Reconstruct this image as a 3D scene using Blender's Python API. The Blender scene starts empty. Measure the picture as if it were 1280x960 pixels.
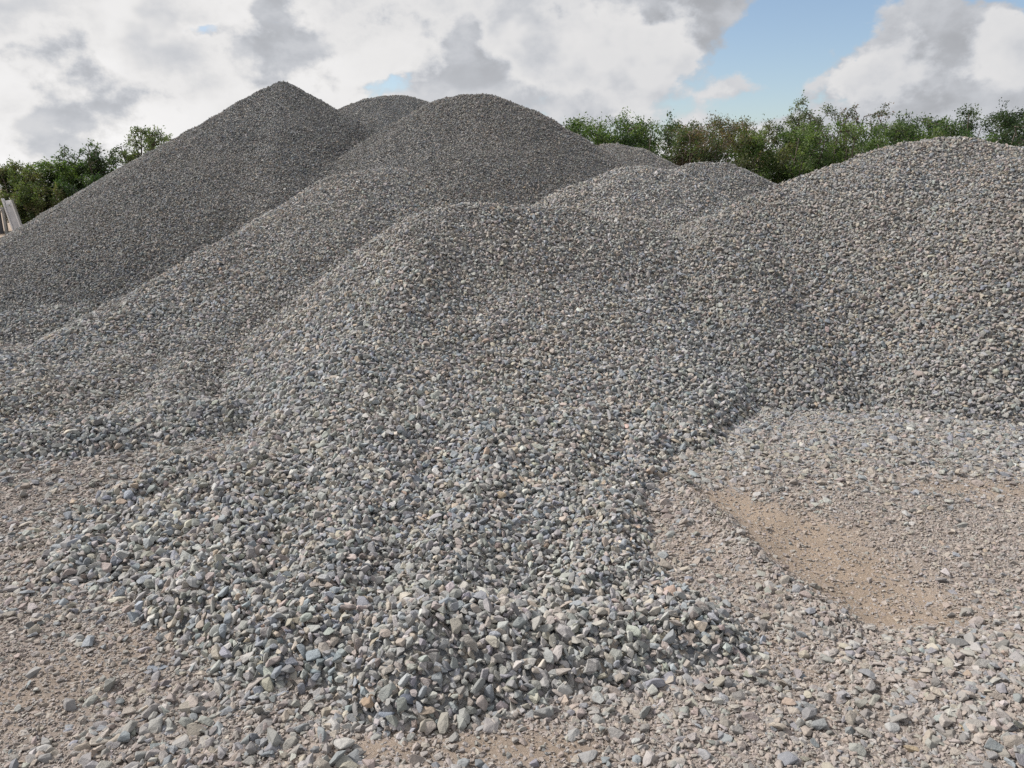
import bpy, bmesh, math, os
import numpy as np
from mathutils import Vector, Matrix, Euler

R = np.random.default_rng(20240611)
scene = bpy.context.scene
COL = scene.collection
rad = math.radians

# ------------------------------------------------------------------ camera
CAM_Z, F_PX, TILT = 1.6, 931.0, rad(14.75)
ST, CT = math.sin(TILT), math.cos(TILT)


def pt(px, py, depth):
    """Photo measurement (1280x960 px, depth along the view axis in metres) to a world point."""
    xc, yc = (px - 640) / F_PX, (480 - py) / F_PX
    return np.array([xc * depth, (CT + yc * ST) * depth, CAM_Z + (-ST + yc * CT) * depth])


def gpt(px, py, z=0.0):
    """Photo measurement to the point of the level z under it."""
    yc = (480 - py) / F_PX
    return pt(px, py, (z - CAM_Z) / (-ST + yc * CT))


def project(p, cx=0.0):
    x, y, z = p[:, 0] - cx, p[:, 1], p[:, 2] - CAM_Z
    d = y * CT - z * ST
    u = y * ST + z * CT
    d = np.where(d < 0.05, 0.05, d)
    return 640 + F_PX * x / d, 480 - F_PX * u / d, d


cd = bpy.data.cameras.new("camera")
cd.sensor_width = 36.0
cd.lens = F_PX / 1280 * 36.0
cd.clip_start, cd.clip_end = 0.05, 3000
cam = bpy.data.objects.new("camera", cd)
COL.objects.link(cam)
cam.location = (0, 0, CAM_Z)
cam.rotation_euler = (math.pi / 2 - TILT, 0, 0)
scene.camera = cam

# ------------------------------------------------------------------ noise
_perm = R.random((256, 256))


def vnoise(x, y):
    xi, yi = np.floor(x).astype(int), np.floor(y).astype(int)
    fx, fy = x - xi, y - yi
    fx, fy = fx * fx * (3 - 2 * fx), fy * fy * (3 - 2 * fy)
    g = lambda a, b: _perm[a & 255, b & 255]
    return (g(xi, yi) * (1 - fx) + g(xi + 1, yi) * fx) * (1 - fy) + (g(xi, yi + 1) * (1 - fx) + g(xi + 1, yi + 1) * fx) * fy


def fbm(x, y, octv=4):
    s, a, t = 0.0, 0.5, 0.0
    for o in range(octv):
        s = s + a * vnoise(x * 2 ** o + 17.3 * o, y * 2 ** o - 9.1 * o)
        t += a
        a *= 0.5
    return s / t - 0.5      # about -0.5 .. 0.5


def sstep(a, b, x):
    t = np.clip((x - a) / (b - a), 0, 1)
    return t * t * (3 - 2 * t)


# ------------------------------------------------------------------ heaps as height fields
def spine(*pts):
    return [pt(*p) for p in pts]


PILES = {}


def pile(key, label, spines, slope=0.66, r=0.35, rough=0.10, size=0.043, tone=(0.0, 0.0), k=0.05):
    PILES[key] = dict(label=label, spines=spines, slope=slope, r=r, rough=rough, size=size, tone=tone, k=k)


pile("tall", "tallest gravel heap with a pointed top, in front of the two trees",
     [spine((352, 99, 12.6), (330, 114, 12.6)), spine((330, 118, 12.7), (200, 205, 12.6), (70, 296, 12.2), (-40, 345, 11.6)),
      spine((330, 200, 11.75), (260, 310, 10.35))], slope=0.62, r=0.14, tone=(-0.42, 0.35), size=0.033)  # lightness bias puts the shade of its backlit face into the stone colour
pile("tall_behind", "long lower gravel heap behind the left flank of the pointed heap",
     [spine((285, 148, 15.2), (200, 187, 15.2), (90, 258, 15.2), (20, 303, 15.0), (-60, 340, 14.5))], slope=0.62, r=0.2, tone=(-0.1, 0.1), size=0.034)
pile("back_middle", "distant gravel heap showing only its top between the pointed and the domed heap",
     [spine((446, 132, 15.5), (464, 124, 15.5), (484, 120, 15.5), (504, 122, 15.5), (524, 129, 15.5))], slope=0.62, r=0.4, tone=(-0.3, 0.25), size=0.033)  # stones darkened too: backlit shade carried in their colour
pile("dome", "big domed gravel heap with a broad rounded summit",
     [spine((578, 120, 11.7), (603, 119, 11.6), (634, 131, 11.8))], slope=0.63, r=0.5, tone=(-0.48, 0.25), size=0.033)  # darkest stones: shade of the backlit face is put into their colour
pile("dome_behind", "low gravel heap behind the right slope of the domed heap",
     [spine((735, 188, 14.0), (764, 183, 14.0), (786, 187, 14.0), (808, 203, 13.8))], slope=0.6, r=0.5, tone=(-0.25, 0.1), size=0.034)
pile("middle", "ridge-shaped gravel heap below the pointed heap, running down towards the left",
     [spine((488, 207, 9.6), (430, 222, 9.4), (300, 298, 8.6), (215, 346, 8.0), (130, 392, 7.3), (60, 440, 6.7), (-30, 480, 6.3)),
      spine((488, 209, 9.6), (540, 226, 9.6), (590, 255, 9.6)),
      spine((150, 420, 6.9), (120, 490, 5.7), (60, 538, 5.0), (20, 560, 4.62)), spine((330, 320, 8.3), (260, 430, 6.7), (190, 500, 5.6), (140, 545, 4.9)),
      spine((-90, 535, 4.84), (40, 538, 4.80), (130, 532, 4.86), (210, 500, 5.36)), spine((270, 510, 5.16), (230, 532, 4.95)), spine((-90, 490, 5.45), (20, 480, 5.55), (90, 465, 5.85))],
     slope=0.6, r=0.22, tone=(0.1, 0.0), size=0.040)
pile("small", "small gravel mound at the foot of the pointed heap",
     [spine((-60, 425, 7.9), (0, 400, 8.3), (60, 388, 8.6), (130, 378, 8.8)), spine((-80, 435, 6.9), (-20, 452, 6.35), (50, 462, 6.0))], slope=0.5, r=0.4, tone=(0.0, 0.25))
pile("front", "large front gravel heap with a flat top and a long nose towards the camera",
     [spine((532, 264, 7.0), (600, 256, 7.2), (700, 257, 7.4), (790, 268, 7.5), (850, 290, 7.5)),
      spine((524, 268, 6.95), (508, 340, 6.1), (462, 425, 5.25), (400, 500, 4.6), (320, 565, 4.05), (220, 625, 3.65)),
      spine((470, 425, 5.25), (450, 560, 4.05), (430, 680, 3.08), (400, 750, 2.72)), spine((300, 600, 3.75), (290, 690, 3.12)), spine((220, 635, 3.6), (180, 680, 3.3)), spine((240, 570, 4.15), (140, 625, 3.72), (105, 690, 3.24)),
      spine((650, 352, 6.35), (642, 470, 5.15), (600, 590, 3.9), (560, 690, 3.0), (530, 768, 2.55)),
      spine((800, 365, 6.6), (815, 450, 5.65), (800, 560, 4.55), (760, 640, 3.62), (720, 720, 2.98)),
      spine((730, 355, 6.5), (735, 450, 5.45), (700, 590, 4.05), (660, 690, 3.22)), spine((860, 420, 5.9), (850, 530, 4.85)),
      spine((510, 772, 2.59), (620, 768, 2.62), (760, 768, 2.68), (870, 782, 2.69)),
      spine((510, 772, 2.59), (380, 766, 2.67), (260, 722, 2.97), (170, 660, 3.45)),
      spine((860, 772, 2.76), (775, 700, 3.15), (750, 610, 3.85))],
     slope=0.72, r=0.10, rough=0.10, tone=(0.24, -0.05), k=0.05, size=0.041)
pile("right", "wide gravel heap at the right with a shallow gully down its face",
     [spine((1180, 173, 8.1), (1130, 181, 8.1), (1080, 196, 8.1), (1020, 218, 8.1), (960, 241, 8.0), (900, 267, 7.8), (872, 303, 7.3)),
      spine((1180, 173, 8.1), (1220, 178, 8.3), (1300, 188, 8.6)),
      spine((1245, 207, 7.35), (1300, 197, 7.4), (1420, 190, 7.5)), spine((1262, 222, 7.15), (1250, 300, 6.55), (1225, 400, 5.98)),
            spine((900, 280, 7.5), (940, 360, 6.6), (1000, 440, 6.0))],
     slope=0.68, r=0.2, tone=(-0.06, -0.4), size=0.042)
pile("hump", "pale low gravel heap between the domed heap and the front heap",
     [spine((800, 210, 9.0), (770, 217, 8.9), (720, 238, 8.7), (690, 258, 8.5)), spine((800, 211, 9.0), (835, 217, 9.0), (880, 246, 8.8))],
     slope=0.60, r=0.2, tone=(0.3, -0.05), size=0.038)
pile("hump_behind", "rounded gravel heap just in front of the thicket, behind the pale low heap",
     [spine((872, 205, 11.0), (902, 204, 11.0))], slope=0.64, r=0.4, tone=(-0.2, 0.15), size=0.04)


def seg_height(P, x, y):
    out = None
    for sp in P["spines"]:
        for a, b in zip(sp[:-1], sp[1:]):
            dx, dy = b[0] - a[0], b[1] - a[1]
            L2 = dx * dx + dy * dy + 1e-9
            t = np.clip(((x - a[0]) * dx + (y - a[1]) * dy) / L2, 0, 1)
            d = np.hypot(x - a[0] - t * dx, y - a[1] - t * dy)
            z = a[2] + t * (b[2] - a[2]) - P["slope"] * (np.sqrt(d * d + P["r"] ** 2) - P["r"])
            out = z if out is None else np.maximum(out, z) + P["k"] * np.log1p(np.exp(-np.abs(out - z) / P["k"])) * 0.6
    return out


SMOOTH = {}


def smooth_pile(key, radius, st=0.04, fine=None):
    """Even the ribs between a heap's spines out, as sliding stones do, keeping its toe."""
    nodes = np.concatenate([np.array(q) for q in PILES[key]["spines"]])
    x0, y0 = nodes[:, 0].min() - 3.5, nodes[:, 1].min() - 3.5
    nx, ny = int((nodes[:, 0].max() + 3.5 - x0) / st), int((nodes[:, 1].max() + 3.5 - y0) / st)
    X, Y = np.meshgrid(x0 + np.arange(nx) * st, y0 + np.arange(ny) * st, indexing="ij")
    raw = seg_height(PILES[key], X, Y)

    def blur(k):
        b = raw
        for _ in range(3):
            for ax in (0, 1):
                q = np.pad(b, [(k + 1, k) if i == ax else (0, 0) for i in (0, 1)], mode="edge")
                c = np.cumsum(q, ax)
                b = (c[2 * k + 1:] - c[:-2 * k - 1] if ax == 0 else c[:, 2 * k + 1:] - c[:, :-2 * k - 1]) / (2 * k + 1)
        return b

    b = blur(int(radius / st))
    if fine:                                # the crest stays crisper than the spread-out lower part
        b = b + (blur(int(fine / st)) - b) * sstep(0.50, 0.85, b)
    wgt = sstep(0.05, 0.24, b)
    H = raw * (1 - wgt) + b * wgt

    def f(x, y):
        u, v = np.clip((x - x0) / st, 0, nx - 1.001), np.clip((y - y0) / st, 0, ny - 1.001)
        i, j = u.astype(int), v.astype(int)
        a, c = u - i, v - j
        return (H[i, j] * (1 - a) + H[i + 1, j] * a) * (1 - c) + (H[i, j + 1] * (1 - a) + H[i + 1, j + 1] * a) * c
    SMOOTH[key] = f


def pile_height(key, x, y):
    P = PILES[key]
    o = sum(map(ord, key)) * 0.37
    h = SMOOTH[key](x, y) if key in SMOOTH else seg_height(P, x, y)
    return h + P["rough"] * fbm(x * 1.1 + o, y * 1.1 - o, 3) + 0.05 * fbm(x * 4.3 - o, y * 4.3 + o, 2)


smooth_pile("tall", 0.10)
smooth_pile("front", 0.36, fine=0.09)
smooth_pile("middle", 0.22, fine=0.08)
smooth_pile("right", 0.12)

# ground: nearly level, with a wheel-scraped hollow, a thin windrow of stones beside it and a low rise at the lower right
WIND = np.array([gpt(*p)[:2] for p in ((850, 612), (890, 645), (930, 690), (985, 735), (1040, 775))])
DIRT = [(gpt(*p)[:2], a, b, rot) for p, a, b, rot in (
    ((900, 632), 0.42, 0.30, -0.3), ((930, 650), 0.52, 0.34, -0.3), ((990, 692), 0.60, 0.34, -0.62), ((1050, 728), 0.52, 0.26, -0.4), ((1120, 765), 0.4, 0.13, -0.1),
    ((1190, 605), 0.55, 0.16, 0.0), ((1250, 610), 0.35, 0.15, 0.0), ((600, 935), 0.22, 0.10, 0.0), ((680, 940), 0.20, 0.09, 0.0), ((480, 935), 0.2, 0.08, 0.0))]
PINK = [(gpt(*p)[:2], a, b, rot) for p, a, b, rot in (
    ((90, 840), 0.35, 0.22, 0.5), ((190, 800), 0.25, 0.14, 0.5), ((20, 880), 0.4, 0.2, 0), ((850, 680), 0.16, 0.5, 0.35), ((960, 800), 0.14, 0.45, 0.5))]


def blob_mask(lst, x, y):
    m = np.zeros_like(x)
    for c, a, b, rot in lst:
        dx, dy = x - c[0], y - c[1]
        u, v = dx * math.cos(rot) + dy * math.sin(rot), -dx * math.sin(rot) + dy * math.cos(rot)
        m = np.maximum(m, np.exp(-((u / a) ** 2 + (v / b) ** 2)))
    return np.clip(m * (1 + 1.1 * fbm(x * 3.1, y * 3.1, 4)) + 0.25 * fbm(x * 9, y * 9, 3) * (m > 0.15), 0, 1)


def wind_dist(x, y):
    d = np.full(np.shape(x), 9.0)
    for a, b in zip(WIND[:-1], WIND[1:]):
        e = b - a
        t = np.clip(((x - a[0]) * e[0] + (y - a[1]) * e[1]) / (e @ e), 0, 1)
        d = np.minimum(d, np.hypot(x - a[0] - t * e[0], y - a[1] - t * e[1]))
    return d


def wind_side(x, y):
    """1 on the scraped side of the windrow, 0 on the heap's side."""
    a, b = WIND[0], WIND[-1]
    e = (b - a) / np.hypot(*(b - a))
    s_ = e[0] * (y - a[1]) - e[1] * (x - a[0])
    return sstep(-0.20, 0.40, s_ + 0.35 * fbm(x * 3, y * 3, 4))


RISE = gpt(1330, 880)[:2]
SPILL = gpt(200, 935)[:2]


def ground_height(x, y):
    near = sstep(30, 12, np.hypot(x, y))
    h = near * (0.05 * fbm(x * 0.8, y * 0.8, 3) + 0.018 * fbm(x * 5, y * 5, 2))
    h = h + 0.055 * np.exp(-(wind_dist(x, y) / 0.10) ** 2)
    h = h - 0.05 * blob_mask(DIRT[:5], x, y) * wind_side(x, y)
    h = h + 0.11 * np.exp(-(((x - RISE[0]) / 0.55) ** 2 + ((y - RISE[1]) / 0.35) ** 2))
    return h


# ------------------------------------------------------------------ materials
def new_mat(name):
    m = bpy.data.materials.new(name)
    m.use_nodes = True
    nt = m.node_tree
    b = nt.nodes["Principled BSDF"]
    return m, nt, b


def L(nt, a, b):
    nt.links.new(a, b)


def n_noise(nt, scale, detail=5, rough=0.6, vec=None):
    n = nt.nodes.new("ShaderNodeTexNoise")
    n.inputs["Scale"].default_value = scale
    n.inputs["Detail"].default_value = detail
    n.inputs["Roughness"].default_value = rough
    if vec is not None:
        L(nt, vec, n.inputs["Vector"])
    return n


def n_ramp(nt, fac, stops):
    r = nt.nodes.new("ShaderNodeValToRGB")
    e = r.color_ramp.elements
    while len(e) < len(stops):
        e.new(0.5)
    for el, (p, c) in zip(e, stops):
        el.position = p
        el.color = (*c, 1) if len(c) == 3 else c
    L(nt, fac, r.inputs["Fac"])
    return r


def n_bump(nt, b, h, strength, dist):
    bp = nt.nodes.new("ShaderNodeBump")
    bp.inputs["Strength"].default_value = strength
    bp.inputs["Distance"].default_value = dist
    L(nt, h, bp.inputs["Height"])
    L(nt, bp.outputs["Normal"], b.inputs["Normal"])


def n_mix(nt, blend, fac, a, b):
    m = nt.nodes.new("ShaderNodeMix")
    m.data_type = "RGBA"
    m.blend_type = blend
    for sock, v in ((m.inputs["Factor"], fac), (m.inputs[6], a), (m.inputs[7], b)):
        if isinstance(v, (int, float)):
            sock.default_value = v
        elif isinstance(v, tuple):
            sock.default_value = (*v, 1)
        else:
            L(nt, v, sock)
    return m.outputs[2]


def stone_material():
    m, nt, b = new_mat("crushed_stone")
    at = nt.nodes.new("ShaderNodeAttribute")
    at.attribute_type = "INSTANCER"
    at.attribute_name = "stone_color"
    tc = nt.nodes.new("ShaderNodeTexCoord")
    oi = nt.nodes.new("ShaderNodeObjectInfo")
    add = nt.nodes.new("ShaderNodeVectorMath")
    add.operation = "ADD"
    L(nt, tc.outputs["Object"], add.inputs[0])
    sc = nt.nodes.new("ShaderNodeMath")
    sc.operation = "MULTIPLY"
    sc.inputs[1].default_value = 37.0
    L(nt, oi.outputs["Random"], sc.inputs[0])
    L(nt, sc.outputs[0], add.inputs[1])
    n1 = n_noise(nt, 2.2, 6, 0.65, add.outputs[0])
    r1 = n_ramp(nt, n1.outputs["Fac"], [(0.25, (0.84, 0.84, 0.85)), (0.5, (1.0, 1.0, 1.0)), (0.75, (1.14, 1.13, 1.10))])
    c = n_mix(nt, "MULTIPLY", 1.0, at.outputs["Color"], r1.outputs["Color"])
    n2 = n_noise(nt, 9.0, 4, 0.7, add.outputs[0])
    r2 = n_ramp(nt, n2.outputs["Fac"], [(0.60, (0, 0, 0)), (0.80, (0.25, 0.25, 0.25))])
    c = n_mix(nt, "MIX", r2.outputs["Color"], c, (0.34, 0.31, 0.28))
    L(nt, c, b.inputs["Base Color"])
    b.inputs["Roughness"].default_value = 0.78
    b.inputs["Specular IOR Level"].default_value = 0.35
    n_bump(nt, b, n_noise(nt, 5.0, 6, 0.7, add.outputs[0]).outputs["Fac"], 0.35, 0.2)
    return m


def bed_material(name):
    m, nt, b = new_mat(name)
    tc = nt.nodes.new("ShaderNodeTexCoord")
    v = tc.outputs["Object"]
    vo = nt.nodes.new("ShaderNodeTexVoronoi")
    vo.inputs["Scale"].default_value = 34
    L(nt, v, vo.inputs["Vector"])
    sp = nt.nodes.new("ShaderNodeSeparateColor")
    L(nt, vo.outputs["Color"], sp.inputs[0])
    c = n_ramp(nt, sp.outputs[0], [(0.0, (.17, .175, .185)), (0.4, (.27, .275, .28)), (0.75, (.36, .345, .32)), (1.0, (.40, .34, .28))])
    L(nt, c.outputs["Color"], b.inputs["Base Color"])
    b.inputs["Roughness"].default_value = 0.9
    b.inputs["Specular IOR Level"].default_value = 0.2
    inv = nt.nodes.new("ShaderNodeMath")
    inv.operation = "SUBTRACT"
    inv.inputs[0].default_value = 1.0
    L(nt, vo.outputs["Distance"], inv.inputs[1])
    n_bump(nt, b, inv.outputs[0], 1.0, 0.03)
    return m


M_STONE = stone_material()
M_BED = bed_material("gravel_core")


def ground_material():
    m, nt, b = new_mat("dusty_ground")
    tc = nt.nodes.new("ShaderNodeTexCoord")
    v = tc.outputs["Object"]
    dirt = nt.nodes.new("ShaderNodeAttribute")
    dirt.attribute_name = "dirt"
    fine = n_noise(nt, 95, 6, 0.75, v)
    mid = n_noise(nt, 6, 5, 0.65, v)
    grit = n_ramp(nt, fine.outputs["Fac"], [(0.28, (0.20, 0.172, 0.155)), (0.5, (0.34, 0.297, 0.268)), (0.75, (0.46, 0.41, 0.375))])
    soil = n_ramp(nt, fine.outputs["Fac"], [(0.25, (0.265, 0.20, 0.148)), (0.5, (0.37, 0.297, 0.232)), (0.75, (0.47, 0.39, 0.315))])
    c = n_mix(nt, "MIX", dirt.outputs["Fac"], grit.outputs["Color"], soil.outputs["Color"])
    var = n_ramp(nt, mid.outputs["Fac"], [(0.3, (0.82, 0.81, 0.8)), (0.7, (1.12, 1.1, 1.08))])
    c = n_mix(nt, "MULTIPLY", 1.0, c, var.outputs["Color"])
    L(nt, c, b.inputs["Base Color"])
    b.inputs["Roughness"].default_value = 0.95
    b.inputs["Specular IOR Level"].default_value = 0.15
    n_bump(nt, b, n_noise(nt, 70, 8, 0.78, v).outputs["Fac"], 0.9, 0.02)
    return m


M_GROUND = ground_material()


# ------------------------------------------------------------------ object helpers
def tag(o, label=None, cat=None, group=None, kind=None):
    for k, v in (("label", label), ("category", cat), ("group", group), ("kind", kind)):
        if v:
            o[k] = v
    return o


def link(name, me, mat=None, parent=None):
    o = bpy.data.objects.new(name, me)
    COL.objects.link(o)
    if mat is not None:
        me.materials.append(mat)
    if parent is not None:
        o.parent = parent
    return o


def mesh_np(name, v, f, smooth=True):
    me = bpy.data.meshes.new(name)
    f = np.asarray(f, dtype=np.int32)
    me.vertices.add(len(v))
    me.vertices.foreach_set("co", np.asarray(v, dtype=np.float32).ravel())
    n = f.shape[1]
    me.loops.add(f.size)
    me.loops.foreach_set("vertex_index", f.ravel())
    me.polygons.add(len(f))
    me.polygons.foreach_set("loop_start", np.arange(0, f.size, n, dtype=np.int32))
    me.polygons.foreach_set("use_smooth", np.full(len(f), smooth))
    me.update(calc_edges=True)
    return me


def grid_mesh(name, xs, ys, Z, keep=None):
    nx, ny = len(xs), len(ys)
    X, Y = np.meshgrid(xs, ys, indexing="ij")
    v = np.stack([X, Y, Z], -1).reshape(-1, 3)
    i, j = np.meshgrid(np.arange(nx - 1), np.arange(ny - 1), indexing="ij")
    a = (i * ny + j).ravel()
    f = np.stack([a, a + ny, a + ny + 1, a + 1], 1)
    if keep is not None:
        kf = keep.ravel()
        f = f[kf[f].any(1)]
        used = np.unique(f)
        mp = np.zeros(len(v), int)
        mp[used] = np.arange(len(used))
        v, f = v[used], mp[f]
    return mesh_np(name, v, f)


# ------------------------------------------------------------------ stone shapes (templates used by the stone covers)
def stone_mesh(name, seed, flat, lng, npt=17, bev=0.04):
    rg = np.random.default_rng(seed)
    bm = bmesh.new()
    p = rg.normal(size=(npt, 3))
    p /= np.linalg.norm(p, axis=1)[:, None]
    p *= rg.uniform(0.82, 1.12, (npt, 1))
    for _ in range(4):                     # cleave flat faces off
        d = rg.normal(size=3)
        d /= np.linalg.norm(d)
        s = p @ d
        p -= np.maximum(s - rg.uniform(0.40, 0.72), 0)[:, None] * d
    p *= np.array([lng, 0.5 * (lng + flat) * rg.uniform(0.8, 1.15), flat]) * 0.5
    p[:, 0] *= 1 + 0.35 * rg.uniform(-1, 1) * p[:, 1]
    for q in p:
        bm.verts.new(q)
    r = bmesh.ops.convex_hull(bm, input=bm.verts)
    junk = [g for g in r["geom_interior"] + r["geom_unused"] if isinstance(g, bmesh.types.BMVert)]
    bmesh.ops.delete(bm, geom=list(set(junk)), context="VERTS")
    bmesh.ops.dissolve_limit(bm, angle_limit=rad(12), verts=bm.verts, edges=bm.edges)
    if bev:
        bmesh.ops.bevel(bm, geom=list(bm.edges), offset=bev * flat, segments=1, affect="EDGES", clamp_overlap=True)
    bmesh.ops.triangulate(bm, faces=bm.faces)
    me = bpy.data.meshes.new(name)
    bm.to_mesh(me)
    bm.free()
    me.materials.append(M_STONE)
    return me


NVAR = 22
STONE_OBS = []
for i in range(NVAR):
    fl = [0.60, 0.48, 0.76, 0.36, 0.68, 0.54][i % 6]
    lg = [1.0, 1.1, 0.95, 1.15, 1.05, 1.3][(i * 5 + i // 6) % 6]
    STONE_OBS.append(bpy.data.objects.new("stone", stone_mesh("stone", 100 + i, fl, lg, 12 + i % 7)))


def stone_nodes():
    ng = bpy.data.node_groups.new("stone_cover", "GeometryNodeTree")
    ng.interface.new_socket("Geometry", in_out="INPUT", socket_type="NodeSocketGeometry")
    ng.interface.new_socket("Geometry", in_out="OUTPUT", socket_type="NodeSocketGeometry")
    N = ng.nodes
    gi, go = N.new("NodeGroupInput"), N.new("NodeGroupOutput")
    join = N.new("GeometryNodeJoinGeometry")
    for o in STONE_OBS:
        oi = N.new("GeometryNodeObjectInfo")
        oi.inputs["Object"].default_value = o
        g2i = N.new("GeometryNodeGeometryToInstance")
        ng.links.new(oi.outputs["Geometry"], g2i.inputs[0])
        ng.links.new(g2i.outputs[0], join.inputs[0])
    iop = N.new("GeometryNodeInstanceOnPoints")
    ng.links.new(gi.outputs[0], iop.inputs["Points"])
    ng.links.new(join.outputs[0], iop.inputs["Instance"])
    iop.inputs["Pick Instance"].default_value = True

    def attr(nm, ty):
        a = N.new("GeometryNodeInputNamedAttribute")
        a.data_type = ty
        a.inputs["Name"].default_value = nm
        return [s for s in a.outputs if s.enabled and s.name == "Attribute"][0]

    ng.links.new(attr("variant", "INT"), iop.inputs["Instance Index"])
    e2r = N.new("FunctionNodeEulerToRotation")
    ng.links.new(attr("turn", "FLOAT_VECTOR"), e2r.inputs[0])
    ng.links.new(e2r.outputs[0], iop.inputs["Rotation"])
    ng.links.new(attr("size", "FLOAT_VECTOR"), iop.inputs["Scale"])
    ng.links.new(iop.outputs[0], go.inputs[0])
    return ng


NG = stone_nodes()

# stone colours (linear base colours): grey, blue grey, light grey, green grey, tan, pinkish, dark, ochre
PAL = np.array([[.250, .242, .228], [.196, .216, .240], [.330, .318, .295], [.228, .232, .212],
                [.315, .268, .215], [.285, .236, .206], [.165, .162, .160], [.345, .255, .175]])


def stone_colors(n, x, y, z, tone):
    """tone = (lightness bias, blueness bias)"""
    warm = 0.9 * fbm(x * 0.55 + 3, y * 0.55 + z * 0.5, 3) - tone[1] * 0.5
    w = np.tile(np.array([0.27, 0.20, 0.14, 0.07, 0.17, 0.095, 0.05, 0.008]), (n, 1))
    up, dn = np.clip(1 + 2.2 * warm, 0.25, 3), np.clip(1 - 1.8 * warm, 0.3, 3)
    w[:, 4] *= up
    w[:, 5] *= up
    w[:, 7] *= up
    w[:, 1] *= dn
    w[:, 3] *= dn
    w /= w.sum(1)[:, None]
    idx = (R.random((n, 1)) > np.cumsum(w, 1)).sum(1).clip(0, 7)
    c = PAL[idx]
    c = c * 0.72 + 0.28 * c.mean(1)[:, None] * np.array([1.0, 1.005, 0.985])
    dusty = np.clip(0.12 + 1.5 * fbm(x * 0.9 - 7, y * 0.9 + z * 0.8, 4), 0, 0.5)[:, None] * R.uniform(0.3, 1.0, (n, 1))
    c = c * (1 - dusty) + np.array([.288, .272, .25]) * dusty
    c = c * R.lognormal(0, 0.13, (n, 1)) * (1 + R.normal(0, 0.025, (n, 3)))
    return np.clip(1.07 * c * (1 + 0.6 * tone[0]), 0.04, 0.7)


def rand_euler(nrm, spread):
    n = len(nrm)
    z = nrm + R.normal(size=(n, 3)) * spread[:, None]
    z /= np.linalg.norm(z, axis=1)[:, None]
    t = R.normal(size=(n, 3))
    x = t - (t * z).sum(1)[:, None] * z
    x /= np.linalg.norm(x, axis=1)[:, None]
    y = np.cross(z, x)
    # rotation matrix columns x y z -> XYZ euler
    sy = np.hypot(x[:, 0], x[:, 1])
    return np.stack([np.arctan2(y[:, 2], z[:, 2]), np.arctan2(-x[:, 2], sy), np.arctan2(x[:, 1], x[:, 0])], 1)


def cover(name, P, nrm, sz, cols, spread, parent=None, pile_key=None):
    n = len(P)
    me = bpy.data.meshes.new(name)
    me.vertices.add(n)
    me.vertices.foreach_set("co", P.astype(np.float32).ravel())

    def att(nm, ty, arr, prop):
        a = me.attributes.new(nm, ty, "POINT")
        a.data.foreach_set(prop, np.ascontiguousarray(arr).ravel())

    att("variant", "INT", R.integers(0, NVAR, n).astype(np.int32), "value")
    att("turn", "FLOAT_VECTOR", rand_euler(nrm, spread).astype(np.float32), "vector")
    s3 = sz[:, None] * R.uniform(0.85, 1.15, (n, 3))
    att("size", "FLOAT_VECTOR", s3.astype(np.float32), "vector")
    att("stone_color", "FLOAT_COLOR", np.c_[cols, np.ones(n)].astype(np.float32), "color")
    me.update()
    o = link(name, me, M_STONE, parent)
    md = o.modifiers.new("stones", "NODES")
    md.node_group = NG
    tag(o, kind="stuff")
    return o


# ------------------------------------------------------------------ which surface is on top where, seen from about here
KEYS = list(PILES)
CAMS = (-1.2, 0.0, 1.2)
ZB = {}
BW, BH, BS = 240, 180, 1280 / 200.0


def zb_cell(u, v):
    return np.floor((u + 128) / BS).astype(int), np.floor((v + 96) / BS).astype(int)


def build_zbuf():
    xs, ys = np.arange(-14, 14, 0.04), np.arange(0.6, 19, 0.04)
    X, Y = np.meshgrid(xs, ys, indexing="ij")
    H = ground_height(X, Y)
    for k in KEYS:
        H = np.maximum(H, pile_height(k, X, Y))
    p = np.stack([X, Y, H], -1).reshape(-1, 3)
    for cx in CAMS:
        u, v, d = project(p, cx)
        i, j = zb_cell(u, v)
        ok = (i >= 0) & (i < BW) & (j >= 0) & (j < BH)
        z = np.full((BW, BH), 1e3)
        np.minimum.at(z, (i[ok], j[ok]), d[ok])
        ZB[cx] = z


build_zbuf()


def visible(p, nrm):
    out = np.zeros(len(p), bool)
    for cx in CAMS:
        u, v, d = project(p, cx)
        m = 70 if cx == 0 else 20
        i, j = zb_cell(u, v)
        ok = (u > -m) & (u < 1280 + m) & (v > -m) & (v < 960 + m + 60) & (i >= 0) & (i < BW) & (j >= 0) & (j < BH)
        vd = np.stack([cx - p[:, 0], -p[:, 1], CAM_Z - p[:, 2]], 1)
        ok &= (nrm * vd).sum(1) > -0.12 * np.linalg.norm(vd, axis=1)
        ii, jj = i.clip(0, BW - 1), j.clip(0, BH - 1)
        zz = ZB[cx]
        far = zz[ii, jj]
        for di in (-1, 0, 1):
            for dj in (-1, 0, 1):
                far = np.maximum(far, zz[(ii + di).clip(0, BW - 1), (jj + dj).clip(0, BH - 1)])
        ok &= d < far + 0.25
        out |= ok
    return out


def normals(fn, x, y, e=0.03):
    gx = (fn(x + e, y) - fn(x - e, y)) / (2 * e)
    gy = (fn(x, y + e) - fn(x, y - e)) / (2 * e)
    n = np.stack([-gx, -gy, np.ones_like(gx)], 1)
    return n / np.linalg.norm(n, axis=1)[:, None]


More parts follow.
